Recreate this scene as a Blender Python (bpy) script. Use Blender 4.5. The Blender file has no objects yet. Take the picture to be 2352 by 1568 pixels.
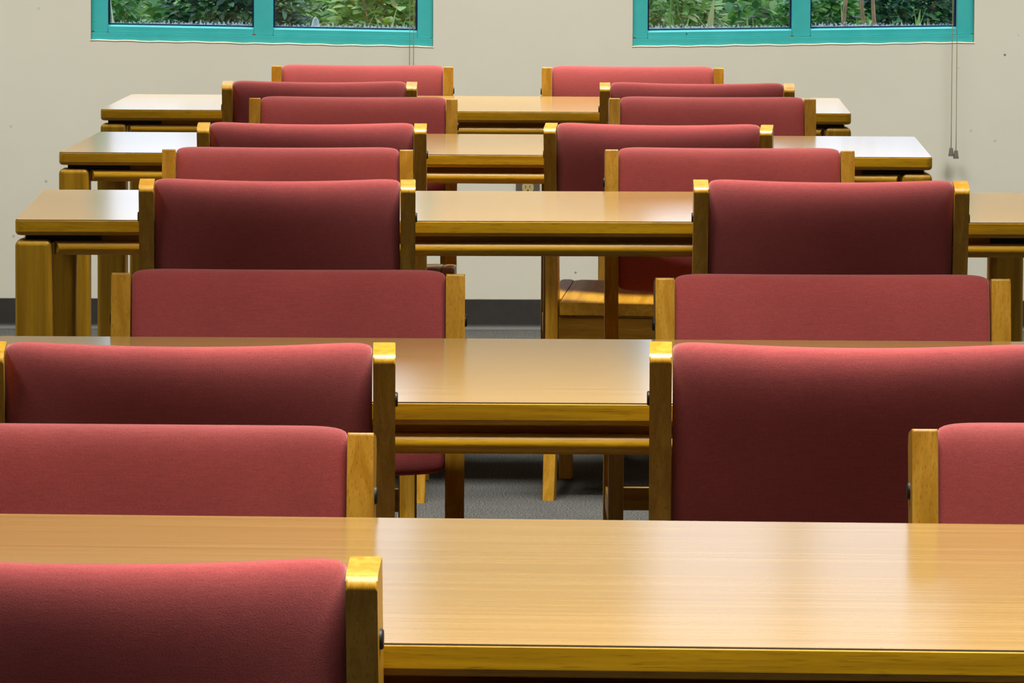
import bpy, bmesh, math, random
from mathutils import Vector, Matrix
random.seed(7)
S = bpy.context.scene
COL = S.collection
PI = math.pi

# ------------------------------------------------------------------ helpers
def lin(r, g, b):
    f = lambda c: (c/255/12.92) if c/255 <= .04045 else ((c/255+.055)/1.055)**2.4
    return (f(r), f(g), f(b), 1.0)

def new_mat(name):
    m = bpy.data.materials.new(name); m.use_nodes = True
    nt = m.node_tree; nt.nodes.clear()
    out = nt.nodes.new('ShaderNodeOutputMaterial')
    return m, nt, out

def node(nt, typ, **kw):
    n = nt.nodes.new(typ)
    for k, v in kw.items():
        if k in n.inputs.keys():
            n.inputs[k].default_value = v
        else:
            setattr(n, k, v)
    return n

def ramp(nt, fac, stops):
    r = nt.nodes.new('ShaderNodeValToRGB')
    el = r.color_ramp.elements
    while len(el) < len(stops): el.new(.5)
    for e, (p, c) in zip(el, stops):
        e.position = p; e.color = c
    nt.links.new(fac, r.inputs['Fac'])
    return r

def mix(nt, fac, a, b, mode='MIX'):
    m = nt.nodes.new('ShaderNodeMix'); m.data_type = 'RGBA'; m.blend_type = mode
    for s, v in ((0, fac), (6, a), (7, b)):
        if hasattr(v, 'is_linked'): nt.links.new(v, m.inputs[s])
        else: m.inputs[s].default_value = v
    return m.outputs[2]

def coords(nt, scale, rnd=True, rot=(0, 0, 0)):
    tc = nt.nodes.new('ShaderNodeTexCoord')
    v = tc.outputs['Object']
    if rnd:
        oi = nt.nodes.new('ShaderNodeObjectInfo')
        mu = node(nt, 'ShaderNodeMath', operation='MULTIPLY'); mu.inputs[1].default_value = 37.0
        nt.links.new(oi.outputs['Random'], mu.inputs[0])
        ad = node(nt, 'ShaderNodeVectorMath', operation='ADD')
        nt.links.new(v, ad.inputs[0]); nt.links.new(mu.outputs[0], ad.inputs[1])
        v = ad.outputs[0]
    mp = node(nt, 'ShaderNodeMapping'); mp.inputs['Scale'].default_value = scale
    mp.inputs['Rotation'].default_value = rot
    nt.links.new(v, mp.inputs['Vector'])
    return mp.outputs['Vector']

def noise(nt, vec, scale=1.0, detail=3.0, rough=.55, dist=0.0):
    n = node(nt, 'ShaderNodeTexNoise', Scale=scale, Detail=detail, Roughness=rough, Distortion=dist)
    nt.links.new(vec, n.inputs['Vector'])
    return n.outputs['Fac']

def principled(nt, out, **kw):
    p = node(nt, 'ShaderNodeBsdfPrincipled', **kw)
    nt.links.new(p.outputs[0], out.inputs['Surface'])
    return p

def bump(nt, p, h, strength, dist=.001):
    b = node(nt, 'ShaderNodeBump', Strength=strength, Distance=dist)
    nt.links.new(h, b.inputs['Height']); nt.links.new(b.outputs[0], p.inputs['Normal'])

def wood(name, axis, dark, light, pore, rough=.36, pores=1.0):
    m, nt, out = new_mat(name)
    def sc(a, c):
        return tuple(a if i == axis else c for i in range(3))
    g = noise(nt, coords(nt, sc(2.6, 62.0), rot=(.06, .04, .05)), 1, 4, .6, .6)
    col = ramp(nt, g, [(.38, dark), (.62, light)]).outputs[0]
    f = noise(nt, coords(nt, sc(34.0, 760.0), rot=(.05, .05, .04)), 1, 2, .5)
    pr = ramp(nt, f, [(.56, (0, 0, 0, 1)), (.72, (1, 1, 1, 1))]).outputs[0]
    mu = node(nt, 'ShaderNodeMath', operation='MULTIPLY'); mu.inputs[1].default_value = .6*pores
    nt.links.new(pr, mu.inputs[0])
    col = mix(nt, mu.outputs[0], col, pore)
    p = principled(nt, out, Roughness=rough)
    p.inputs['Specular IOR Level'].default_value = .42
    nt.links.new(col, p.inputs['Base Color'])
    bump(nt, p, f, .06, .0006)
    return m

OAK_D, OAK_L, OAK_P = (.43, .205, .008, 1), (.59, .315, .030, 1), (.24, .10, .002, 1)
M_POST = wood('oak_upright', 2, OAK_D, OAK_L, OAK_P)
M_RAIL = wood('oak_lengthwise', 0, OAK_D, OAK_L, OAK_P)
M_DEEP = wood('oak_fore_and_aft', 1, OAK_D, OAK_L, OAK_P)
M_EDGE = wood('oak_table_edge', 0, (.36, .18, .001, 1), (.54, .29, .004, 1), (.17, .075, .001, 1), .4)
M_TLEG = wood('oak_table_leg', 2, (.29, .15, .003, 1), (.43, .235, .010, 1), (.2, .09, .015, 1), .4, .5)
M_PLUG = wood('oak_plug', 0, (.25, .11, .012, 1), (.36, .17, .022, 1), (.2, .09, .015, 1), .4)

def mk_laminate():
    m, nt, out = new_mat('oak_laminate')
    a = noise(nt, coords(nt, (1.2, 42, 42), rot=(0, 0, .012)), 1, 5, .6, .35)
    b = noise(nt, coords(nt, (5.0, 260, 260)), 1, 3, .6)
    c1 = ramp(nt, a, [(.30, (.415, .245, .072, 1)), (.70, (.50, .31, .105, 1))]).outputs[0]
    c2 = ramp(nt, b, [(.25, (.90, .88, .84, 1)), (.62, (1, 1, 1, 1))]).outputs[0]
    col = mix(nt, .75, c1, c2, 'MULTIPLY')
    d = noise(nt, coords(nt, (2.4, 110, 110), rot=(0, 0, -.015)), 1, 4, .65, .8)
    c3 = ramp(nt, d, [(.32, (.86, .84, .80, 1)), (.55, (1, 1, 1, 1)), (.72, (1.05, 1.05, 1.05, 1))]).outputs[0]
    col = mix(nt, .8, col, c3, 'MULTIPLY')
    s = noise(nt, coords(nt, (130, 130, 130)), 1, 0, .5)
    sp = ramp(nt, s, [(.875, (0, 0, 0, 1)), (.885, (1, 1, 1, 1))]).outputs[0]
    col = mix(nt, sp, col, (.25, .13, .05, 1))
    p = principled(nt, out, Roughness=.19)
    p.inputs['Specular IOR Level'].default_value = .85
    nt.links.new(col, p.inputs['Base Color'])
    return m
M_LAM = mk_laminate()

def mk_fabric():
    m, nt, out = new_mat('mauve_wool_fabric')
    big = noise(nt, coords(nt, (7, 7, 7)), 1, 2, .5)
    hor = noise(nt, coords(nt, (40, 300, 520)), 1, 3, .6)
    fz = noise(nt, coords(nt, (900, 900, 900)), 1, 2, .6)
    c = ramp(nt, big, [(.3, (.345, .063, .061, 1)), (.7, (.395, .074, .071, 1))]).outputs[0]
    h = ramp(nt, hor, [(.3, (.88, .87, .87, 1)), (.7, (1.08, 1.08, 1.08, 1))]).outputs[0]
    f = ramp(nt, fz, [(.3, (.72, .72, .72, 1)), (.7, (1.2, 1.2, 1.2, 1))]).outputs[0]
    col = mix(nt, .8, mix(nt, .8, c, h, 'MULTIPLY'), f, 'MULTIPLY')
    p = principled(nt, out, Roughness=.95)
    p.inputs['Specular IOR Level'].default_value = .1
    p.inputs['Sheen Weight'].default_value = .75
    p.inputs['Sheen Roughness'].default_value = .5
    p.inputs['Sheen Tint'].default_value = (.95, .56, .58, 1)
    nt.links.new(col, p.inputs['Base Color'])
    bump(nt, p, fz, .35, .0008)
    return m
M_FAB = mk_fabric()

def plain(name, col, rough=.5, metal=0.0, spec=.5, var=0.0, vscale=30):
    m, nt, out = new_mat(name)
    p = principled(nt, out, Roughness=rough, Metallic=metal)
    p.inputs['Specular IOR Level'].default_value = spec
    n = noise(nt, coords(nt, (vscale,)*3), 1, 3)
    lo = tuple(c*(1-var) for c in col[:3])+(1,); hi = tuple(c*(1+var) for c in col[:3])+(1,)
    r = ramp(nt, n, [(.3, lo), (.7, hi)])
    nt.links.new(r.outputs[0], p.inputs['Base Color'])
    return m
M_BLACK = plain('dark_bronze_screw', (.02, .018, .016, 1), .5, .2)
M_PLATE = plain('black_steel', (.012, .011, .010, 1), .5, .4)
M_GASK = plain('navy_gasket', (.008, .02, .075, 1), .35, var=.2)
M_CORD = plain('beige_cord', (.34, .27, .15, 1), .8, var=.15, vscale=400)
M_TASS = plain('grey_plastic', (.16, .16, .13, 1), .5)
M_CAULK = plain('cream_caulk', (.84, .83, .68, 1), .7, var=.08)
M_BASE = plain('charcoal_vinyl', (.036, .033, .030, 1), .55, var=.12)
M_RIM = plain('dark_laminate_rim', (.05, .025, .006, 1), .6)
M_STEEL = plain('brushed_steel', (.30, .27, .23, 1), .42, .8)
M_IVORY = plain('ivory_plastic', (.55, .45, .20, 1), .4)
M_SLOT = plain('socket_hole', (.01, .01, .005, 1), .8)
M_WHITE = plain('white_enamel', (.75, .75, .73, 1), .45, var=.02)
M_CEIL = plain('white_ceiling_tile', (.62, .61, .57, 1), .9, var=.05, vscale=60)
M_SIDE = plain('cream_side_wall', (.38, .355, .29, 1), .85, var=.02)
M_FRONT = plain('tan_panelled_wall', (.13, .11, .085, 1), .8, var=.2, vscale=3)

def mk_wall(spots):
    m, nt, out = new_mat('cream_wall_paint')
    n = noise(nt, coords(nt, (3, 3, 3), False), 1, 4, .6)
    f = noise(nt, coords(nt, (220, 220, 220), False), 1, 2, .6)
    col = ramp(nt, n, [(.3, (.775, .770, .660, 1)), (.7, (.815, .805, .695, 1))]).outputs[0]
    tc = nt.nodes.new('ShaderNodeTexCoord')
    for (pos, rad, k) in spots:
        d = node(nt, 'ShaderNodeVectorMath', operation='DISTANCE')
        nt.links.new(tc.outputs['Object'], d.inputs[0]); d.inputs[1].default_value = pos
        mr = node(nt, 'ShaderNodeMapRange')
        mr.inputs[1].default_value = rad*.6; mr.inputs[2].default_value = rad*1.3
        mr.inputs[3].default_value = k; mr.inputs[4].default_value = 0
        nt.links.new(d.outputs['Value'], mr.inputs[0])
        col = mix(nt, mr.outputs[0], col, (.06, .05, .03, 1))
    p = principled(nt, out, Roughness=.75)
    p.inputs['Specular IOR Level'].default_value = .3
    nt.links.new(col, p.inputs['Base Color'])
    bump(nt, p, f, .12, .001)
    return m

def mk_teal():
    m, nt, out = new_mat('teal_window_paint')
    n = noise(nt, coords(nt, (14, 14, 14), False), 1, 4, .6)
    col = ramp(nt, n, [(.3, (.052, .52, .53, 1)), (.7, (.075, .58, .59, 1))]).outputs[0]
    s = noise(nt, coords(nt, (45, 45, 45), False), 1, 2, .5)
    sp = ramp(nt, s, [(.74, (0, 0, 0, 1)), (.80, (1, 1, 1, 1))]).outputs[0]
    col = mix(nt, sp, col, (.03, .14, .12, 1))
    p = principled(nt, out, Roughness=.28)
    nt.links.new(col, p.inputs['Base Color'])
    return m
M_TEAL = mk_teal()
M_RUST = plain('rust_mark', (.14, .075, .02, 1), .8, var=.3, vscale=300)

def mk_carpet():
    m, nt, out = new_mat('grey_carpet')
    a = noise(nt, coords(nt, (260, 260, 260), False), 1, 3, .7)
    b = noise(nt, coords(nt, (9, 9, 9), False), 1, 3, .6)
    col = ramp(nt, a, [(.38, (.020, .022, .023, 1)), (.5, (.070, .071, .067, 1)), (.62, (.175, .173, .16, 1))]).outputs[0]
    c2 = ramp(nt, b, [(.3, (.88, .88, .88, 1)), (.7, (1.05, 1.05, 1.05, 1))]).outputs[0]
    col = mix(nt, 1.0, col, c2, 'MULTIPLY')
    p = principled(nt, out, Roughness=1.0)
    p.inputs['Specular IOR Level'].default_value = .05
    nt.links.new(col, p.inputs['Base Color'])
    bump(nt, p, a, .6, .003)
    return m
M_CARPET = mk_carpet()

def mk_glass():
    m, nt, out = new_mat('dusty_window_glass')
    tr = node(nt, 'ShaderNodeBsdfTransparent', Color=(.90, .95, .95, 1))
    gl = node(nt, 'ShaderNodeBsdfGlossy', Roughness=.02, Color=(1, 1, 1, 1))
    fr = node(nt, 'ShaderNodeFresnel', IOR=1.5)
    mx = nt.nodes.new('ShaderNodeMixShader')
    nt.links.new(fr.outputs[0], mx.inputs[0]); nt.links.new(tr.outputs[0], mx.inputs[1]); nt.links.new(gl.outputs[0], mx.inputs[2])
    # dried spots, thicker along the bottom edge of the pane
    tc = nt.nodes.new('ShaderNodeTexCoord')
    sx = nt.nodes.new('ShaderNodeSeparateXYZ'); nt.links.new(tc.outputs['Object'], sx.inputs[0])
    hr = node(nt, 'ShaderNodeMapRange'); nt.links.new(sx.outputs[2], hr.inputs[0])
    hr.inputs[1].default_value = .0; hr.inputs[2].default_value = .022
    hr.inputs[3].default_value = .37; hr.inputs[4].default_value = 0
    n = noise(nt, coords(nt, (150, 150, 110), False), 1, 3, .65)
    ad = node(nt, 'ShaderNodeMath', operation='ADD'); nt.links.new(n, ad.inputs[0]); nt.links.new(hr.outputs[0], ad.inputs[1])
    r = ramp(nt, ad.outputs[0], [(.70, (0, 0, 0, 1)), (.80, (.55, .55, .55, 1))])
    df = node(nt, 'ShaderNodeBsdfTranslucent', Color=(.75, .80, .85, 1))
    m2 = nt.nodes.new('ShaderNodeMixShader')
    nt.links.new(r.outputs[0], m2.inputs[0]); nt.links.new(mx.outputs[0], m2.inputs[1]); nt.links.new(df.outputs[0], m2.inputs[2])
    nt.links.new(m2.outputs[0], out.inputs['Surface'])
    return m
M_GLASS = mk_glass()

def mk_leaf(name, stops, vs=18):
    m, nt, out = new_mat(name)
    gi = nt.nodes.new('ShaderNodeNewGeometry')
    r = ramp(nt, gi.outputs['Random Per Island'], stops)
    p = node(nt, 'ShaderNodeBsdfPrincipled', Roughness=.5)
    nt.links.new(r.outputs[0], p.inputs['Base Color'])
    t = node(nt, 'ShaderNodeBsdfTranslucent'); nt.links.new(r.outputs[0], t.inputs['Color'])
    mx = nt.nodes.new('ShaderNodeMixShader'); mx.inputs[0].default_value = .3
    nt.links.new(p.outputs[0], mx.inputs[1]); nt.links.new(t.outputs[0], mx.inputs[2])
    nt.links.new(mx.outputs[0], out.inputs['Surface'])
    return m
M_LEAF = mk_leaf('bright_leaves', [(0, (0.085, 0.204, 0.034, 1)), (.4, (0.255, 0.442, 0.085, 1)), (.7, (0.510, 0.680, 0.119, 1)), (.93, (0.612, 0.782, 0.442, 1)), (1, (0.714, 0.425, 0.136, 1))])
M_DARK = mk_leaf('dark_leaves', [(0, (0.008, 0.046, 0.029, 1)), (.6, (0.023, 0.111, 0.052, 1)), (.9, (0.091, 0.221, 0.039, 1)), (1, (0.130, 0.338, 0.182, 1))])
M_MID = mk_leaf('mid_green_leaves', [(0, (0.044, 0.154, 0.044, 1)), (.5, (0.121, 0.330, 0.077, 1)), (.85, (0.308, 0.550, 0.110, 1)), (1, (0.550, 0.704, 0.352, 1))])
M_WEED = mk_leaf('weed_blades', [(0, (0.102, 0.221, 0.043, 1)), (.45, (0.272, 0.476, 0.119, 1)), (.75, (0.442, 0.578, 0.170, 1)), (.9, (0.578, 0.510, 0.255, 1)), (1, (0.765, 0.800, 0.612, 1))])
M_GRND = plain('grassy_soil', (.085, .11, .035, 1), 1.0, var=.4, vscale=12)
M_STALK = plain('dry_stalk', (.42, .25, .14, 1), .8, var=.3, vscale=40)
M_STONE = plain('pale_stone', (.55, .58, .58, 1), .9, var=.35, vscale=40)
M_PETAL = plain('pink_petal', (.62, .30, .52, 1), .7, var=.1)

def mesh_obj(name, bm, mat, parent=None, smooth=False, angle=40):
    me = bpy.data.meshes.new(name)
    bmesh.ops.recalc_face_normals(bm, faces=bm.faces)
    bm.to_mesh(me); bm.free()
    me.materials.append(mat)
    if smooth:
        for p in me.polygons: p.use_smooth = True
        if angle < 180:
            me.set_sharp_from_angle(angle=math.radians(angle))
    o = bpy.data.objects.new(name, me); COL.objects.link(o)
    if smooth and angle < 70:
        wn = o.modifiers.new('weighted_normals', 'WEIGHTED_NORMAL'); wn.keep_sharp = True; wn.weight = 80
    if parent: o.parent = parent
    return o

def box(bm, lo, hi, bev=0.0, seg=2):
    r = bmesh.ops.create_cube(bm, size=1)
    vs = r['verts']
    for v in vs:
        v.co = Vector([(lo[i]+hi[i])/2 + v.co[i]*(hi[i]-lo[i]) for i in range(3)])
    if bev:
        es = list({e for v in vs for e in v.link_edges})
        bmesh.ops.bevel(bm, geom=es, offset=bev, segments=seg, profile=.5, affect='EDGES')

def prism(bm, pts, a, b, axis=0):
    """closed outline pts in the plane normal to axis, extruded from a to b"""
    def P(t, q):
        c = list(q); c.insert(axis, t); return Vector(c)
    A = [bm.verts.new(P(a, q)) for q in pts]; B = [bm.verts.new(P(b, q)) for q in pts]
    n = len(pts)
    bm.faces.new(A); bm.faces.new(B[::-1])
    for i in range(n):
        bm.faces.new((A[i], B[i], B[(i+1) % n], A[(i+1) % n]))

def rounded(pts, rads, seg=5):
    """round the corners of a closed 2D outline"""
    out = []; n = len(pts)
    for i in range(n):
        p = Vector(pts[i]); a = Vector(pts[i-1]); b = Vector(pts[(i+1) % n]); r = rads[i]
        if r <= 0: out.append(tuple(p)); continue
        da = (a-p).normalized(); db = (b-p).normalized()
        for k in range(seg+1):
            t = k/seg
            out.append(tuple((p+da*r)*(1-t)**2 + p*2*t*(1-t) + (p+db*r)*t*t))
    return out

def disc(bm, c, axis, r, h, seg=20, dome=0.0):
    """short round button at c pointing along axis (vector)"""
    ax = Vector(axis).normalized()
    q = ax.to_track_quat('Z', 'Y')
    rings = [(r, 0), (r, h*.6), (r*.86, h)]
    prev = None
    for (rr, z) in rings:
        ring = [bm.verts.new(Vector(c)+q @ Vector((rr*math.cos(2*PI*k/seg), rr*math.sin(2*PI*k/seg), z))) for k in range(seg)]
        if prev:
            for k in range(seg): bm.faces.new((prev[k], prev[(k+1) % seg], ring[(k+1) % seg], ring[k]))
        else: bm.faces.new(ring[::-1])
        prev = ring
    bm.faces.new(prev)

def tube(bm, pts, r, seg=8):
    prev = None
    for i, p in enumerate(pts):
        p = Vector(p); d = (Vector(pts[min(i+1, len(pts)-1)])-Vector(pts[max(i-1, 0)])).normalized()
        q = d.to_track_quat('Z', 'Y')
        rr = r[i] if isinstance(r, (list, tuple)) else r
        ring = [bm.verts.new(p+q @ Vector((rr*math.cos(2*PI*k/seg), rr*math.sin(2*PI*k/seg), 0))) for k in range(seg)]
        if prev:
            for k in range(seg): bm.faces.new((prev[k], prev[(k+1) % seg], ring[(k+1) % seg], ring[k]))
        else: bm.faces.new(ring[::-1])
        prev = ring
    bm.faces.new(prev)

def empty(name, loc=(0, 0, 0), rz=0.0):
    o = bpy.data.objects.new(name, None); COL.objects.link(o)
    o.location = loc; o.rotation_euler = (0, 0, rz); o.empty_display_size = .1
    return o

def tag(o, label=None, cat=None, group=None, kind=None):
    if label: o['label'] = label
    if cat: o['category'] = cat
    if group: o['group'] = group
    if kind: o['kind'] = kind
    return o

def kids(o): return [c for c in bpy.data.objects if c.parent == o]

def copy_tree(o, parent=None):
    c = o.copy(); COL.objects.link(c); c.parent = parent
    for ch in CH.get(o.name, []): copy_tree(ch, c)
    return c
CH = {}
def index_children(o):
    k = kids(o); CH[o.name] = k
    for c in k: index_children(c)

# ------------------------------------------------------------------ chair
CW, CT = .4910, .8149          # overall width, height of the post tops
RC = .072                      # how far the back leans
PW = .0265                     # post thickness
def make_chair():
    root = empty('library_chair')
    H = CW/2
    def back_y(z):              # front edge of the post at height z
        t = max(0.0, (z-.44)/(CT-.44))
        return RC*(1-t)
    for s in (-1, 1):
        front = [(0, CT), (back_y(.62), .62), (RC, .44), (RC-.014, .20), (.006, 0)]
        back = [(-.048, 0), (RC-.066, .20), (RC-.056, .44), (back_y(.62)-.058, .62), (-.060, .797), (-.052, .8055)]
        pts = front+back
        rad = [.004, .02, .03, .03, 0, 0, .03, .03, .02, .0045, .0045]
        bm = bmesh.new()
        x0, x1 = sorted((s*H, s*(H-PW)))
        prism(bm, rounded(pts, rad), x0, x1, 0)
        es = [e for e in bm.edges if abs(e.verts[0].co.x-e.verts[1].co.x) < 1e-6]
        bmesh.ops.bevel(bm, geom=es, offset=.0022, segments=2, profile=.5, affect='EDGES', clamp_overlap=True)
        post = mesh_obj('rear_post', bm, M_POST, root, True, 50)
        bm = bmesh.new(); disc(bm, (s*H, -.025, CT-.067), (s, 0, 0), .0088, .0031)
        tag(mesh_obj('screw_cap', bm, M_BLACK, post, True, 40), 'dark round screw cap')
        bm = bmesh.new(); disc(bm, (s*(H-PW/2), RC-.0570, .392), (0, -1, 0), .0085, .0006)
        tag(mesh_obj('dowel_plug', bm, M_PLUG, post, True, 40), 'round wooden dowel plug')
        # front leg
        bm = bmesh.new()
        x0, x1 = sorted((s*H, s*(H-.029)))
        box(bm, (x0, .385, 0), (x1, .427, .4125), .003)
        mesh_obj('front_leg', bm, M_POST, root, True, 40)
        # side stretcher and side apron
        bm = bmesh.new(); x0, x1 = sorted((s*(H-.003), s*(H-.020)))
        box(bm, (x0, RC-.05, .110), (x1, .386, .155), .002)
        mesh_obj('side_stretcher', bm, M_DEEP, root, True, 40)
        bm = bmesh.new(); x0, x1 = sorted((s*(H-.004), s*(H-.022)))
        box(bm, (x0, RC-.012, .335), (x1, .386, .392), .002)
        mesh_obj('side_apron', bm, M_DEEP, root, True, 40)
    bm = bmesh.new(); box(bm, (-H+PW, RC-.044, .335), (H-PW, RC-.026, .391), .002)
    mesh_obj('rear_apron', bm, M_RAIL, root, True, 40)
    bm = bmesh.new(); box(bm, (-H+.029, .397, .345), (H-.029, .415, .398), .002)
    mesh_obj('front_apron', bm, M_RAIL, root, True, 40)
    bm = bmesh.new(); box(bm, (-H+.020, .060, .110), (H-.020, .079, .155), .002)
    mesh_obj('cross_stretcher', bm, M_RAIL, root, True, 40)
    # saddle seat: centre board between two side rails
    def zs(x, y):
        t = (y-.0)/.445
        z = .4265+.0205*t
        u = abs(x)/(H-.03)
        if u < 1:
            z -= .011*(1-u**2.2)*math.sin(PI*min(1, max(0, t*1.02)))**.8 if 0 < t < 1 else 0
        if t > .93: z -= .010*((t-.93)/.07)**2
        return z
    def seat_slab(x0, x1, y0, y1, nx, ny):
        bm = bmesh.new()
        xs = [x0+(x1-x0)*i/nx for i in range(nx+1)]; ys = [y0+(y1-y0)*j/ny for j in range(ny+1)]
        e = .0022
        def tz(i, j, x, y):
            z = zs(x, y)
            if i in (0, nx) or j in (0, ny): z -= e
            return z
        top = [[bm.verts.new((x, y, tz(i, j, x, y))) for j, y in enumerate(ys)] for i, x in enumerate(xs)]
        bot = [[bm.verts.new((x, y, .397+.0205*(y/.445))) for y in ys] for x in xs]
        for i in range(nx):
            for j in range(ny):
                bm.faces.new((top[i][j], top[i+1][j], top[i+1][j+1], top[i][j+1]))
                bm.faces.new((bot[i][j], bot[i][j+1], bot[i+1][j+1], bot[i+1][j]))
        for i in range(nx):
            for j in (0, ny): bm.faces.new((top[i][j], bot[i][j], bot[i+1][j], top[i+1][j]))
        for j in range(ny):
            for i in (0, nx): bm.faces.new((top[i][j], top[i][j+1], bot[i][j+1], bot[i][j]))
        return bm
    w = H-.031
    ed = .004
    seat = mesh_obj('seat_board', seat_slab(-w, w, RC-.056, .445, 28, 22), M_DEEP, root, True, 50)
    for s in (-1, 1):
        x0, x1 = sorted((s*(w+.0022), s*H))
        mesh_obj('seat_side_rail', seat_slab(x0, x1, RC+.003, .445, 4, 16), M_DEEP, root, True, 50)
    # padded back: bowed in plan, rounded along the top, set between the posts
    hw = H-PW-.0012; z0, z1 = .538, .8185
    bm = bmesh.new(); nu, nv = 40, 44
    def pt(u, a):
        # u across -1..1 ; a runs once round the cross-section
        edge = (1-abs(u)**16)**.5 if abs(u) < 1 else 0
        dip_t = .0042*(1-u*u); dip_b = .010*(1-u*u)
        top = z1-dip_t-.010*(1-edge); bot = z0-dip_b+.010*(1-edge)
        ca, sa = math.cos(a), math.sin(a)
        ex = .53 if ca > 0 else .54
        v = math.copysign(abs(sa)**ex, sa)           # along the height
        h = math.copysign(abs(ca)**.85, ca)          # through the thickness, + is the front
        z = (top+bot)/2+(top-bot)/2*v
        th = (.025 if h > 0 else .027)*(.60+.40*edge)
        t = (z-.44)/(CT-.44)
        yc = RC*(1-t)-.030
        bow = .042*(1-u*u)
        return Vector((u*hw, yc-bow+th*h, z))
    us = [-1+2*i/nu for i in range(nu+1)]
    us = [math.copysign(1-(1-abs(x))**1.5, x) for x in us]
    R = [[bm.verts.new(pt(u, 2*PI*k/nv+.0001)) for k in range(nv)] for u in us]
    for i in range(nu):
        for k in range(nv):
            bm.faces.new((R[i][k], R[i+1][k], R[i+1][(k+1) % nv], R[i][(k+1) % nv]))
    bm.faces.new(R[0]); bm.faces.new(R[-1][::-1])
    mesh_obj('upholstered_back', bm, M_FAB, root, True, 70)
    return root

# ------------------------------------------------------------------ table
TW, TD, TZ = 1.9086, .914, .737
def make_table():
    root = empty('library_table')
    a, b = TW/2, TD/2
    # laminate field and solid edge band
    def outline(ins, r, n=6):
        pts = []
        for (cx, cy, s) in ((a-r, b-r, 0), (-a+r, b-r, 1), (-a+r, -b+r, 2), (a-r, -b+r, 3)):
            for k in range(n+1):
                t = PI/2*(s+k/n)
                pts.append((cx+(r-ins)*math.cos(t), cy+(r-ins)*math.sin(t)))
        return pts
    r0 = .016
    bm = bmesh.new()
    lv = [(TZ-.0015, .0035)]
    top = [bm.verts.new((x, y, TZ)) for x, y in outline(.0012, r0)]
    low = [bm.verts.new((x, y, TZ-.0016)) for x, y in outline(.0008, r0)]
    n = len(top)
    bm.faces.new(top); bm.faces.new(low[::-1])
    for i in range(n): bm.faces.new((top[i], low[i], low[(i+1) % n], top[(i+1) % n])).material_index = 1
    lt = mesh_obj('laminate_top', bm, M_LAM, root); lt.data.materials.append(M_RIM)
    bm = bmesh.new(); prev = None
    rings = [(.0008, TZ-.0017), (.0002, TZ-.0022), (0, TZ-.0030), (0, TZ-.0211), (0, TZ-.0215), (.0012, TZ-.0252), (.0038, TZ-.0278), (.008, TZ-.0285)]
    first = None
    for ins, z in rings:
        ring = [bm.verts.new((x, y, z)) for x, y in outline(ins, r0)]
        if prev:
            for i in range(n): bm.faces.new((prev[i], ring[i], ring[(i+1) % n], prev[(i+1) % n]))
        else: bm.faces.new(ring)
        prev = ring
    bm.faces.new(prev[::-1])
    mesh_obj('edge_band', bm, M_EDGE, root, True, 60)
    zb = TZ-.0285               # underside
    zr1, zr0 = zb-.0105, zb-.0355
    L = .066
    for sy in (-1, 1):
        # recessed spacer strip
        bm = bmesh.new(); y0, y1 = sorted((sy*(b-.030), sy*(b-.052)))
        box(bm, (-a+.153, y0, zr1-.002), (a-.153, y1, zb), .001, 1)
        mesh_obj('spacer_strip', bm, M_EDGE, root)
        # bullnose rail, chamfered ends
        h = (zr1-zr0)
        prof = [(0, zr0), (0, zr1)]
        for k in range(9):
            t = PI/2-PI*k/8
            prof.append((.027+.013*math.cos(t)*1.0, (zr0+zr1)/2+h/2*math.sin(t)))
        bm = bmesh.new()
        yo = b-.042
        x0, x1 = -a+L+.0035, a-L-.0035
        A = [bm.verts.new((x0+(max(0, q[0]-.028)*.75), sy*(yo+q[0]), q[1])) for q in prof]
        B = [bm.verts.new((x1-(max(0, q[0]-.028)*.75), sy*(yo+q[0]), q[1])) for q in prof]
        m_ = len(prof)
        bm.faces.new(A); bm.faces.new(B[::-1])
        for i in range(m_): bm.faces.new((A[i], B[i], B[(i+1) % m_], A[(i+1) % m_]))
        mesh_obj('bullnose_rail', bm, M_EDGE, root, True, 50)
    for sx in (-1, 1):
        bm = bmesh.new(); x0, x1 = sorted((sx*(a-.004), sx*(a-.040)))
        box(bm, (x0, -b+L+.0035, zr0), (x1, b-L-.0035, zr1), .009, 4)
        mesh_obj('end_rail', bm, M_DEEP, root, True, 50)
    for sx in (-1, 1):
        for sy in (-1, 1):
            bm = bmesh.new()
            x0, x1 = sorted((sx*a, sx*(a-L))); y0, y1 = sorted((sy*b, sy*(b-L)))
            box(bm, (x0, y0, 0), (x1, y1, zr1+.0025), .011, 4)
            leg = mesh_obj('leg', bm, M_TLEG, root, True, 60)
            bm = bmesh.new()
            x0, x1 = sorted((sx*(a-.018), sx*(a-.152))); y0, y1 = sorted((sy*(b-.022), sy*(b-.11)))
            box(bm, (x0, y0, zr1-.003), (x1, y1, zb), .0005, 1)
            tag(mesh_obj('mounting_plate', bm, M_PLATE, root), 'black mounting plate under the top')
    return root

# ------------------------------------------------------------------ placing tables and chairs
TABLES = [
 (.0237, 5.2886, -.0506, 'nearest oak table, its top filling the bottom of the view'),
 (.0182, 7.4218, -.0099, 'second nearest oak table, only the middle of its front edge showing between two chairs'),
 (.0513, 10.8347, .0243, 'middle oak table of the five, its thick left leg standing clear of the chairs'),
 (-.0274, 13.0859, -.0273, 'oak table one row in front of the farthest, both rounded ends showing'),
 (-.0864, 15.1646, -.0210, 'farthest oak table, close to the wall below the windows'),
]
tbl = make_table(); index_children(tbl)
for i, (x, y, a, lb) in enumerate(TABLES):
    t = tbl if i == 0 else copy_tree(tbl)
    t.location = (x, y, 0); t.rotation_euler = (0, 0, a)
    tag(t, lb, 'table', 'oak library tables in rows')

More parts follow.
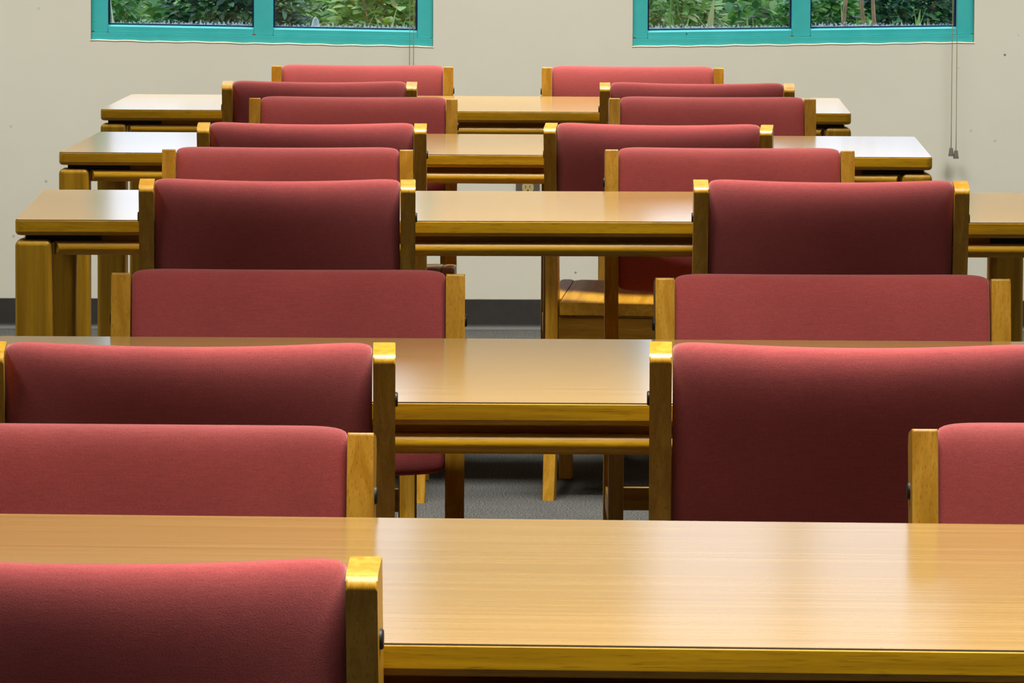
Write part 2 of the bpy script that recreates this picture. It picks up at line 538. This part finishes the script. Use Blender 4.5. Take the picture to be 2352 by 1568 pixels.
aN = -.045
CHAIRS = [  # x, y of the top front edge of the back, yaw, faces (+1 away from the camera, -1 towards it), label
 (-.1076-.2455*math.cos(aN), 4.808-.2455*math.sin(aN), aN, 1, 'burgundy chair nearest us, its dark back cut off at the bottom left'),
 (-.3849, 5.8351, -.031, -1, 'burgundy chair facing us behind the nearest table, the left one of that pair'),
 (.6550, 5.8929, 0, -1, 'burgundy chair facing us behind the nearest table, cut off by the right picture edge'),
 (-.3850, 6.9035, .0222, 1, 'burgundy chair before the second table, dark back cut off at the left'),
 (.4113, 6.9318, -.0290, 1, 'burgundy chair on the near side of the second table, large dark back at the right'),
 (-.3111, 8.0212, .0066, -1, 'burgundy chair facing us behind the second table, left of the gap with grey carpet'),
 (.4430, 7.9751, .0192, -1, 'burgundy chair facing us behind the second table, right of the gap with grey carpet'),
 (-.4189, 10.3152, .0196, 1, 'burgundy chair on the near side of the middle table, beside its thick left leg'),
 (.5685, 10.3590, -.0027, 1, 'burgundy chair on the near side of the middle table, the right one with dark back'),
 (-.4406, 11.3245, .0383, -1, 'burgundy chair facing us behind the middle table, the left one'),
 (.4267, 11.3799, .0075, -1, 'burgundy chair facing us behind the middle table, the right one'),
 (-.4303, 12.4292, -.0033, 1, 'burgundy chair with its back to us at the second farthest table, the left one'),
 (.3152, 12.4601, -.0903, 1, 'burgundy chair with its back to us, its bare oak seat visible below'),
 (-.3767, 13.6480, -.0043, -1, 'burgundy chair facing us behind the second farthest table, the left one'),
 (.4728, 13.7347, .0101, -1, 'burgundy chair facing us behind the second farthest table, the right one'),
 (-.4879, 14.6427, -.0077, 1, 'burgundy chair with its back to us at the farthest table, the left one'),
 (.4643, 14.6512, -.0117, 1, 'burgundy chair with its back to us at the farthest table, the right one'),
 (-.4077, 15.6615, .0016, -1, 'burgundy chair between the farthest table and the wall, below the left window'),
 (.3230, 15.6531, .0104, -1, 'burgundy chair between the farthest table and the wall, left of the right window'),
]
chair = make_chair(); index_children(chair)
for i, (x, y, a, d, lb) in enumerate(CHAIRS):
    c = chair if i == 0 else copy_tree(chair)
    c.location = (x, y, 0); c.rotation_euler = (0, 0, a if d > 0 else a+PI)
    tag(c, lb, 'chair', 'burgundy library chairs')

# ------------------------------------------------------------------ room
TH = math.atan(.027); WC = Vector((0, 16.887, 0))
RM = Matrix.Translation(WC) @ Matrix.Rotation(TH, 4, 'Z')     # room frame: x along the window wall, y outwards
def room_obj(name, bm, mat, parent=None, smooth=False, angle=40):
    o = mesh_obj(name, bm, mat, parent, smooth, angle)
    if parent is None: o.matrix_world = RM
    return o
RX0, RX1, RY0, RZ = -4.3, 4.3, -19.6, 2.75
WT = .16
WIN = [dict(x0=-1.2290, x1=-.2340, b0=.8419, b1=.8266, m0=-.7555, m1=-.6995, pane0=-1.1802, pane1=-.2793),
       dict(x0=.3475, x1=1.3455, b0=.8288, b1=.8452, m0=.8137, m1=.8671, pane0=.3918, pane1=1.2960)]
WTOP = 2.30
bm = bmesh.new()
def panel(q):    # q: outline in x,z
    prism(bm, [(x, z) for x, z in q], 0, WT, 1)
xs = [RX0, WIN[0]['x0'], WIN[0]['x1'], WIN[1]['x0'], WIN[1]['x1'], RX1]
for i in (0, 2, 4):
    panel([(xs[i], 0), (xs[i+1], 0), (xs[i+1], RZ), (xs[i], RZ)])
for w in WIN:
    panel([(w['x0'], 0), (w['x1'], 0), (w['x1'], w['b1']), (w['x0'], w['b0'])])
    panel([(w['x0'], WTOP), (w['x1'], WTOP), (w['x1'], RZ), (w['x0'], RZ)])
SPOTS = [((1.4360, 0, .8085), .0035, .85), ((.185, 0, .168), .0032, .7), ((1.41, 0, .557), .004, .25), ((1.34, 0, .587), .004, .2), ((1.50, 0, .557), .003, .2),
         ((-1.36, 0, .43), .004, .4), ((-1.455, 0, .27), .004, .35), ((-1.462, 0, .59), .004, .25), ((1.30, 0, .77), .0025, .2), ((1.475, 0, .866), .003, .2), ((-1.38, 0, .933), .004, .2)]
tag(room_obj('wall_back', bm, mk_wall(SPOTS)), kind='structure')
bm = bmesh.new(); box(bm, (RX0-.15, RY0, 0), (RX0, WT, RZ))
tag(room_obj('wall_left', bm, M_SIDE), kind='structure')
bm = bmesh.new(); box(bm, (RX1, RY0, 0), (RX1+.15, WT, RZ))
tag(room_obj('wall_right', bm, M_SIDE), kind='structure')
bm = bmesh.new(); box(bm, (RX0, RY0-.15, 0), (RX1, RY0, RZ))
tag(room_obj('wall_front', bm, M_FRONT), kind='structure')
bm = bmesh.new(); box(bm, (RX0-.15, RY0-.15, -.1), (RX1+.15, WT, 0))
tag(room_obj('floor', bm, M_CARPET), kind='structure')
bm = bmesh.new(); box(bm, (RX0-.15, RY0-.15, RZ), (RX1+.15, WT, RZ+.1))
tag(room_obj('ceiling', bm, M_CEIL), kind='structure')
bm = bmesh.new()
prism(bm, rounded([(0, 0), (-.016, 0), (-.006, .010), (-.004, .0895), (0, .0895)], [0, .002, .008, .002, 0], 4), RX0, RX1, 0)
tag(room_obj('baseboard_back', bm, M_BASE, None, True, 60), kind='structure')

# ------------------------------------------------------------------ windows
def build_window(idx, w):
    root = empty('window_%d' % idx); root.matrix_world = RM; tag(root, kind='structure')
    def bz(x): return w['b0']+(w['b1']-w['b0'])*(x-w['x0'])/(w['x1']-w['x0'])
    x0, x1 = w['x0'], w['x1']
    s1, s2 = .0225, .0455       # top of the sill strip, top of the bottom rail above the opening's edge
    def bar(name, xa, xb, za, zb, ya, yb, mat=M_TEAL, slope=True, par=root, bev=.0015):
        """bar from xa..xb; za, zb are heights above the sloping sill when slope, else absolute top"""
        bm = bmesh.new()
        q = [(xa, bz(xa)+za), (xb, bz(xb)+za), (xb, bz(xb)+zb if slope else zb), (xa, bz(xa)+zb if slope else zb)]
        prism(bm, q, ya, yb, 1)
        if bev: bmesh.ops.bevel(bm, geom=list(bm.edges), offset=bev, segments=2, profile=.5, affect='EDGES')
        return mesh_obj(name, bm, mat, par, True, 40)
    bar('sill_strip', x0+.0006, x1-.0006, .001, s1, .006, .085)
    bar('jamb', x0+.0006, w['pane0'], s1+.0006, WTOP-.001, .012, .085, slope=False)
    bar('jamb', w['pane1'], x1-.0006, s1+.0006, WTOP-.001, .012, .085, slope=False)
    bar('mullion', w['m0'], w['m1'], s1+.0006, WTOP-.05, .012, .085, slope=False)
    spans = [(w['pane0'], w['m0']), (w['m1'], w['pane1'])]
    for xa, xb in spans:
        # rail with a sloping ledge below the glass
        bm = bmesh.new()
        prof = [(.0135, s1+.0006), (.0130, s1+.0012), (.0130, s2-.0052), (.0140, s2-.0042), (.0400, s2), (.085, s2), (.085, s1+.0006)]
        A = [bm.verts.new((xa+.0006, y, bz(xa)+z)) for y, z in prof]; B = [bm.verts.new((xb-.0006, y, bz(xb)+z)) for y, z in prof]
        bm.faces.new(A); bm.faces.new(B[::-1])
        for i in range(len(prof)): bm.faces.new((A[i], B[i], B[(i+1) % len(prof)], A[(i+1) % len(prof)]))
        mesh_obj('bottom_rail', bm, M_TEAL, root)
    bm = bmesh.new(); box(bm, (w['pane0'], .012, WTOP-.05), (w['pane1'], .085, WTOP-.001), .0015)
    mesh_obj('head_rail', bm, M_TEAL, root, True, 40)
    for xa, xb in spans:
        # gasket around the pane
        bm = bmesh.new(); g = .0045
        def quad(pts): prism(bm, pts, .040, .062, 1)
        z0a, z0b = bz(xa)+s2-.0005, bz(xb)+s2-.0005
        quad([(xa, z0a), (xb, z0b), (xb, z0b+g), (xa, z0a+g)])
        quad([(xa, z0a+g), (xa+g*1.2, z0a+g), (xa+g*1.2, WTOP-.05), (xa, WTOP-.05)])
        quad([(xb-g*1.2, z0b+g), (xb, z0b+g), (xb, WTOP-.05), (xb-g*1.2, WTOP-.05)])
        gk = mesh_obj('gasket', bm, M_GASK, root)
        bm = bmesh.new()
        xm = (xa+xb)/2; zm = bz(xm)+s2
        q = [(xa+.001, bz(xa)+s2), (xb-.001, bz(xb)+s2), (xb-.001, WTOP-.05), (xa+.001, WTOP-.05)]
        bm.faces.new([bm.verts.new((x-xm, 0, z-zm)) for x, z in q])
        p = mesh_obj('glass_pane', bm, M_GLASS, root)
        p.location = (xm, .052, zm)
    # caulk bead below the sill strip and rust at the joints
    bm = bmesh.new()
    N = 40; pts = []
    for i in range(N+1):
        x = x0-.002+(x1-x0+.004)*i/N
        pts.append((x, .0012, bz(x)-.0010+.0009*math.sin(i*1.7)+.0006*math.sin(i*.6)))
    tube(bm, pts, .0026, 8)
    mesh_obj('caulk_bead', bm, M_CAULK, root, True, 180)
    for xr in (x0+.006, w['pane0'], w['m0'], w['m1'], x1-.006):
        bm = bmesh.new()
        k = 1.0 if xr in (x0+.006, w['m0']) else .5
        bmesh.ops.create_icosphere(bm, subdivisions=2, radius=1)
        for v in bm.verts:
            v.co = Vector((xr+v.co.x*.006*k*(1+.3*math.sin(v.co.z*9)), .0118+v.co.y*.0012, bz(xr)+s1+v.co.z*.0035*k+.001))
        mesh_obj('rust_spot', bm, M_RUST, root, True, 180)
    return root
w1 = build_window(1, WIN[0]); w2 = build_window(2, WIN[1])

# ------------------------------------------------------------------ blinds (raised out of view) with their cords
def build_blind(w, xa, xb, za, zb, xa1, xb1, label):
    root = empty('window_blind'); root.matrix_world = RM @ Matrix.Translation((0, 0, 0))
    tag(root, label, 'blind', 'raised window blinds')
    bm = bmesh.new(); box(bm, (w['x0']-.02, -.055, WTOP+.02), (w['x1']+.02, -.002, WTOP+.07), .003)
    mesh_obj('headrail', bm, M_WHITE, root, True, 40)
    bm = bmesh.new()
    for k in range(14):
        box(bm, (w['x0']-.015, -.052, WTOP-.06+k*.0055), (w['x1']+.015, -.006, WTOP-.0585+k*.0055))
    mesh_obj('slat_stack', bm, M_WHITE, root)
    for (xt, xe, ze) in ((xa, xa1, za), (xb, xb1, zb)):
        bm = bmesh.new()
        pts = [(xt+(xe-xt)*t+.0012*math.sin(t*7+xe*9), -.030+.006*t, WTOP+.03+(ze+.020-WTOP-.03)*t) for t in [i/24 for i in range(25)]]
        tube(bm, pts, .0011, 6)
        mesh_obj('pull_cord', bm, M_CORD, root, True, 180)
        bm = bmesh.new(); tp = []
        for r, z in ((.0040, .0245), (.0052, .0225), (.0066, .010), (.0082, .001), (.0078, 0)): tp.append((xe, -.024, ze+z)); 
        tube(bm, tp[::-1], [.0078, .0084, .0068, .0054, .0038], 14)
        tag(mesh_obj('tassel', bm, M_TASS, root, True, 50), 'grey plastic cord tassel')
    return root
build_blind(WIN[0], -.303, -.2918, .50, .49, -.3025, -.2905, 'two thin beige blind cords hanging over the right edge of the left window')
build_blind(WIN[1], 1.2850, 1.2965, .5135, .5065, 1.2795, 1.2938, 'two thin beige blind cords with grey tassels hanging below the right window')

# ------------------------------------------------------------------ wall outlet
root = empty('wall_outlet'); root.matrix_world = RM
tag(root, 'steel wall outlet with ivory sockets, low on the wall under the tables', 'outlet')
ox, oz = .0440, .4365
bm = bmesh.new(); box(bm, (ox-.035, -.006, oz-.0575), (ox+.035, 0, oz+.0575), .0022)
mesh_obj('cover_plate', bm, M_STEEL, root, True, 40)
for dz in (-.0195, .0195):
    bm = bmesh.new()
    pts = []
    for k in range(32):
        t = 2*PI*k/32
        pts.append((ox+.0172*math.cos(t), oz+dz+max(-.0142, min(.0142, .0172*math.sin(t)))))
    prism(bm, pts, -.0085, -.004, 1)
    rc = mesh_obj('socket', bm, M_IVORY, root)
    bm = bmesh.new(); disc(bm, (ox, -.0084, oz+dz-.0085), (0, -1, 0), .0026, .0004, 14)
    mesh_obj('ground_hole', bm, M_SLOT, rc)
    bm = bmesh.new()
    for sx in (-1, 1): box(bm, (ox+sx*.0062-.0008, -.0089, oz+dz-.001), (ox+sx*.0062+.0008, -.0084, oz+dz+.006))
    mesh_obj('slots', bm, M_SLOT, rc)
bm = bmesh.new(); disc(bm, (ox, -.0058, oz), (0, -1, 0), .003, .0015, 14)
mesh_obj('plate_screw', bm, M_STEEL, root, True, 40)

# ------------------------------------------------------------------ ceiling lights
E_MAT, nt, out = new_mat('lit_diffuser')
em = node(nt, 'ShaderNodeEmission', Color=(1, .95, .86, 1), Strength=.5); nt.links.new(em.outputs[0], out.inputs['Surface'])
LAMP_W = 37.5
def make_troffer():
    root = empty('ceiling_light')
    bm = bmesh.new()
    for q in ((-.61, -.305, -.58, .305), (.58, -.305, .61, .305), (-.58, -.305, .58, -.275), (-.58, .275, .58, .305)):
        box(bm, (q[0], q[1], -.03), (q[2], q[3], 0), .003)
    mesh_obj('frame', bm, M_WHITE, root, True, 40)
    bm = bmesh.new(); box(bm, (-.58, -.275, -.018), (.58, .275, -.008))
    mesh_obj('diffuser', bm, E_MAT, root)
    return root
tro = make_troffer(); index_children(tro)
k = 0
for ly in (-12.42, -10.24, -6.90, -4.75, -2.6, -.95):  # last row, next to the window wall, is added to brighten that wall
    for ix in range(3):
        t = tro if k == 0 else copy_tree(tro)
        lx = (-2.6+2.6*ix) if ly < -1 else (-1.9+1.9*ix)
        t.matrix_world = RM @ Matrix.Translation((lx, ly, RZ))
        tag(t, 'white fluorescent panel light recessed in the ceiling over the tables', 'light', 'ceiling panel lights')
        ld = bpy.data.lights.new('panel_lamp', 'AREA'); ld.shape = 'RECTANGLE'; ld.size = 1.15; ld.size_y = .54
        ld.energy = LAMP_W*{-12.42: 1.12, -10.24: 1.08, -6.90: .95, -2.6: .68, -.95: .80}.get(ly, 1.0); ld.color = (1.0, .97, .90); ld.spread = math.radians(95)
        lo = bpy.data.objects.new('panel_lamp', ld); COL.objects.link(lo)
        lo.matrix_world = RM @ Matrix.Translation((lx, ly, RZ-.032))
        k += 1

# ------------------------------------------------------------------ outside the windows
def bank(x, y):     # ground height outside, in the room frame
    return .60+.075*min(5, max(0, y))+.012*math.sin(x*2.1+y*1.7)
bm = bmesh.new(); nx, ny = 40, 30
V = [[bm.verts.new((-6+12*i/nx, WT+.02+11*(j/ny)**1.4, bank(-6+12*i/nx, WT+.02+11*(j/ny)**1.4))) for j in range(ny+1)] for i in range(nx+1)]
for i in range(nx):
    for j in range(ny): bm.faces.new((V[i][j], V[i+1][j], V[i+1][j+1], V[i][j+1]))
tag(room_obj('ground', bm, M_GRND, None, True, 180), kind='structure')

def leaf(bm, c, d, up, L, W):
    d = Vector(d).normalized(); s = d.cross(Vector(up)).normalized(); n = s.cross(d)
    c = Vector(c)
    row = [(0, .06), (.3, .9), (.55, 1.0), (.8, .62), (1, .02)]
    A, B, Cc = [], [], []
    for t, w in row:
        base = c+d*L*t-n*L*.18*t*t
        A.append(bm.verts.new(base+s*W*w*.5+n*W*.12*w)); Cc.append(bm.verts.new(base)); B.append(bm.verts.new(base-s*W*w*.5+n*W*.12*w))
    for i in range(4):
        bm.faces.new((A[i], A[i+1], Cc[i+1], Cc[i])); bm.faces.new((Cc[i], Cc[i+1], B[i+1], B[i]))

def shrub(name, x, y, h, r, n, L, mat, label, cat='shrub', group=None, flat=.5):
    z0 = bank(x, y)-.02
    root = empty(name); root.matrix_world = RM @ Matrix.Translation((x, y, z0)); tag(root, label, cat, group)
    rnd = random.Random(hash((round(x*100), round(y*100))) & 0xffff)
    bs = bmesh.new(); bl = bmesh.new()
    ns = 7
    for k in range(ns):
        a = 2*PI*k/ns+rnd.random(); rr = r*rnd.uniform(.3, .8)
        top = Vector((rr*math.cos(a), rr*math.sin(a), h*rnd.uniform(.6, .95)))
        pts = [Vector((top.x*.12, top.y*.12, 0)), Vector((top.x*.55, top.y*.55, top.z*.45)), top]
        tube(bs, pts, [.009, .006, .003], 6)
    for k in range(n):
        u = rnd.random(); a = rnd.random()*2*PI
        z = h*(.12+.88*u**.75); rad = r*math.sqrt(rnd.random())*(1.1-.55*(z/h)**2)
        c = Vector((rad*math.cos(a), rad*math.sin(a), z))
        d = Vector((math.cos(a)+rnd.uniform(-.7, .7), math.sin(a)+rnd.uniform(-.7, .7), rnd.uniform(-.5, .7)))
        leaf(bl, c, d, Vector((rnd.uniform(-.6, .6), rnd.uniform(-.6, .6), 1)), L*rnd.uniform(.6, 1.3), L*flat*rnd.uniform(.7, 1.2))
    mesh_obj('stems', bs, M_STALK, root, True, 180)
    mesh_obj('foliage', bl, mat, root, True, 180)
    return root

# left window: a dark evergreen at the left, bright leafy weeds at the right
shrub('evergreen_shrub', -.84, 1.28, .34, .25, 2400, .034, M_DARK, 'dark evergreen shrub outside the left window, left of its teal middle bar')
shrub('leafy_shrub', -1.24, .98, .31, .16, 900, .036, M_MID, 'mid green shrub outside the left window, at its left edge')
shrub('leafy_shrub', -.36, .98, .31, .22, 1300, .036, M_LEAF, 'bright yellow green leafy shrub outside the right pane of the left window', flat=.8)
# right window
shrub('leafy_shrub', .50, .98, .32, .20, 1200, .040, M_WEED, 'pale green bushy weed outside the left pane of the right window', flat=.45)
shrub('evergreen_shrub', 1.27, 1.5, .34, .28, 2200, .038, M_DARK, 'dark green shrub outside the right pane of the right window')
shrub('leafy_shrub', .98, .98, .31, .17, 900, .038, M_MID, 'yellow green weedy shrub behind the middle bar of the right window', flat=.7)
# hedge mass beyond
hb = bmesh.new(); rnd = random.Random(5)
for k in range(13000):
    x = rnd.uniform(-2.6, 2.8); y = rnd.uniform(2.0, 3.4); z = bank(x, y)+rnd.random()*(.20+.05*math.sin(x*3))
    leaf(hb, (x, y, z), (rnd.uniform(-1, 1), rnd.uniform(-1.3, .5), rnd.uniform(-.4, .8)), (0, .2, 1), rnd.uniform(.035, .07), rnd.uniform(.015, .035))
tag(room_obj('undergrowth', hb, M_MID, None, True, 180), 'tangle of green undergrowth filling the view beyond both windows', 'undergrowth', kind='stuff')
wb = bmesh.new()
for k in range(420):
    x = rnd.uniform(-1.6, 1.8)
    if -.67 < x < -.50: continue
    y = rnd.uniform(.48, .62)
    dens = .05 if -1.05 < x < -.70 else (.2 if x < 0 else .55)
    if rnd.random() > dens: continue
    z = bank(x, y)-.01
    leaf(wb, (x, y, z), (rnd.uniform(-.8, .8), rnd.uniform(-.12, .12), 1), (rnd.uniform(-1, 1), rnd.uniform(-1, 1), .1), rnd.uniform(.16, .34), rnd.uniform(.010, .030))
tag(room_obj('weeds', wb, M_WEED, None, True, 180), 'pale green weeds and grass growing just outside both windows', 'weeds', kind='stuff')
# dry stalks in the right pane of the right window, a pale stone in the left window, flowers
for i, (x, dx, lb) in enumerate(((.925, -.05, 'dry tan plant stalk outside the right window, nearest its middle bar'), (.985, .03, 'dry tan plant stalk outside the right window, second from its middle bar'),
                             (1.080, -.035, 'dry tan plant stalk outside the right window, left one of the pair mid pane'), (1.105, -.022, 'dry tan plant stalk outside the right window, right one of the pair mid pane'))):
    bm = bmesh.new(); zb = bank(x, .45)
    tube(bm, [(x, .45, zb-.01), (x+dx*.2, .45, zb+.15), (x+dx*.7, .455, zb+.30), (x+dx, .46, zb+.48)], [.0075, .007, .006, .003], 7)
    tag(room_obj('dry_stalk', bm, M_STALK, None, True, 180), lb, 'plant stalk', 'dry stalks by the right window')
bm = bmesh.new(); bmesh.ops.create_icosphere(bm, subdivisions=4, radius=1)
sb = bank(-.585, .42)
for v in bm.verts:
    n = 1+.16*math.sin(v.co.x*5+1)*math.cos(v.co.y*4)+.10*math.sin(v.co.z*7+v.co.x*3)
    v.co = Vector((-.585+v.co.x*.042*n, .42+v.co.y*.045*n, max(sb+.004, sb+.115+v.co.z*.130*n)))
tag(room_obj('stone', bm, M_STONE, None, True, 180), 'pale lumpy stone standing outside the left window, low in its right pane', 'stone')
for (x, z, lb) in ((.725, .905, 'small pink wildflower outside the left pane of the right window'), (1.035, .905, 'small pink wildflower outside the right window, beside the dry stalks')):
    bm = bmesh.new(); y = .40; zb = bank(x, y)
    root = empty('wildflower'); root.matrix_world = RM @ Matrix.Translation((x, y, zb)); tag(root, lb, 'flower', 'pink wildflowers')
    tube(bm, [(0, 0, -.01), (.01, 0, (z-zb)*.5), (0, 0, z-zb)], .0018, 6); mesh_obj('stem', bm, M_WEED, root, True, 180)
    bm = bmesh.new()
    for q in range(7): leaf(bm, (0, 0, z-zb), (math.cos(q*.9), math.sin(q*.9), .35), (0, 0, 1), .014, .008)
    mesh_obj('petals', bm, M_PETAL, root, True, 180)

# ------------------------------------------------------------------ sky
wd = bpy.data.worlds.new('overcast_sky'); S.world = wd; wd.use_nodes = True
nt = wd.node_tree; bg = nt.nodes['Background']
tc = nt.nodes.new('ShaderNodeTexCoord'); sx = nt.nodes.new('ShaderNodeSeparateXYZ'); nt.links.new(tc.outputs['Generated'], sx.inputs[0])
r = ramp(nt, sx.outputs[2], [(0.0, (.66, .78, 1.0, 1)), (.5, (.72, .84, 1.0, 1)), (1.0, (.70, .82, 1.0, 1))])
nt.links.new(r.outputs[0], bg.inputs['Color']); bg.inputs['Strength'].default_value = 2.3

# ------------------------------------------------------------------ camera
F_PX, HC, PITCH, ROLL = 13302.87, 1.40445, .0850, -.00467
cd = bpy.data.cameras.new('camera'); cam = bpy.data.objects.new('camera', cd); COL.objects.link(cam)
cd.sensor_width = 36; cd.sensor_fit = 'HORIZONTAL'; cd.lens = F_PX*36/2352
cd.clip_start = .1; cd.clip_end = 200
fwd = Vector((0, math.cos(PITCH), -math.sin(PITCH))); up0 = Vector((0, math.sin(PITCH), math.cos(PITCH))); rt0 = Vector((1, 0, 0))
c, s = math.cos(ROLL), math.sin(ROLL)
rt = rt0*c-up0*s*-1*-1; up = up0*c+rt0*s
cam.matrix_world = Matrix(((rt.x, up.x, -fwd.x, 0), (rt.y, up.y, -fwd.y, 0), (rt.z, up.z, -fwd.z, HC), (0, 0, 0, 1)))
cd.dof.use_dof = True; cd.dof.focus_distance = 8.3; cd.dof.aperture_fstop = (cd.lens/1000)/.0017
S.camera = cam

S.view_settings.view_transform = 'Standard'; S.view_settings.look = 'None'
S.view_settings.gamma = 1.0; S.view_settings.use_curve_mapping = False
S.view_settings.exposure = 0.0
S.cycles.max_bounces = 10; S.cycles.diffuse_bounces = 5; S.cycles.transparent_max_bounces = 12
S.cycles.use_denoising = True
S.cycles.sample_clamp_indirect = 6
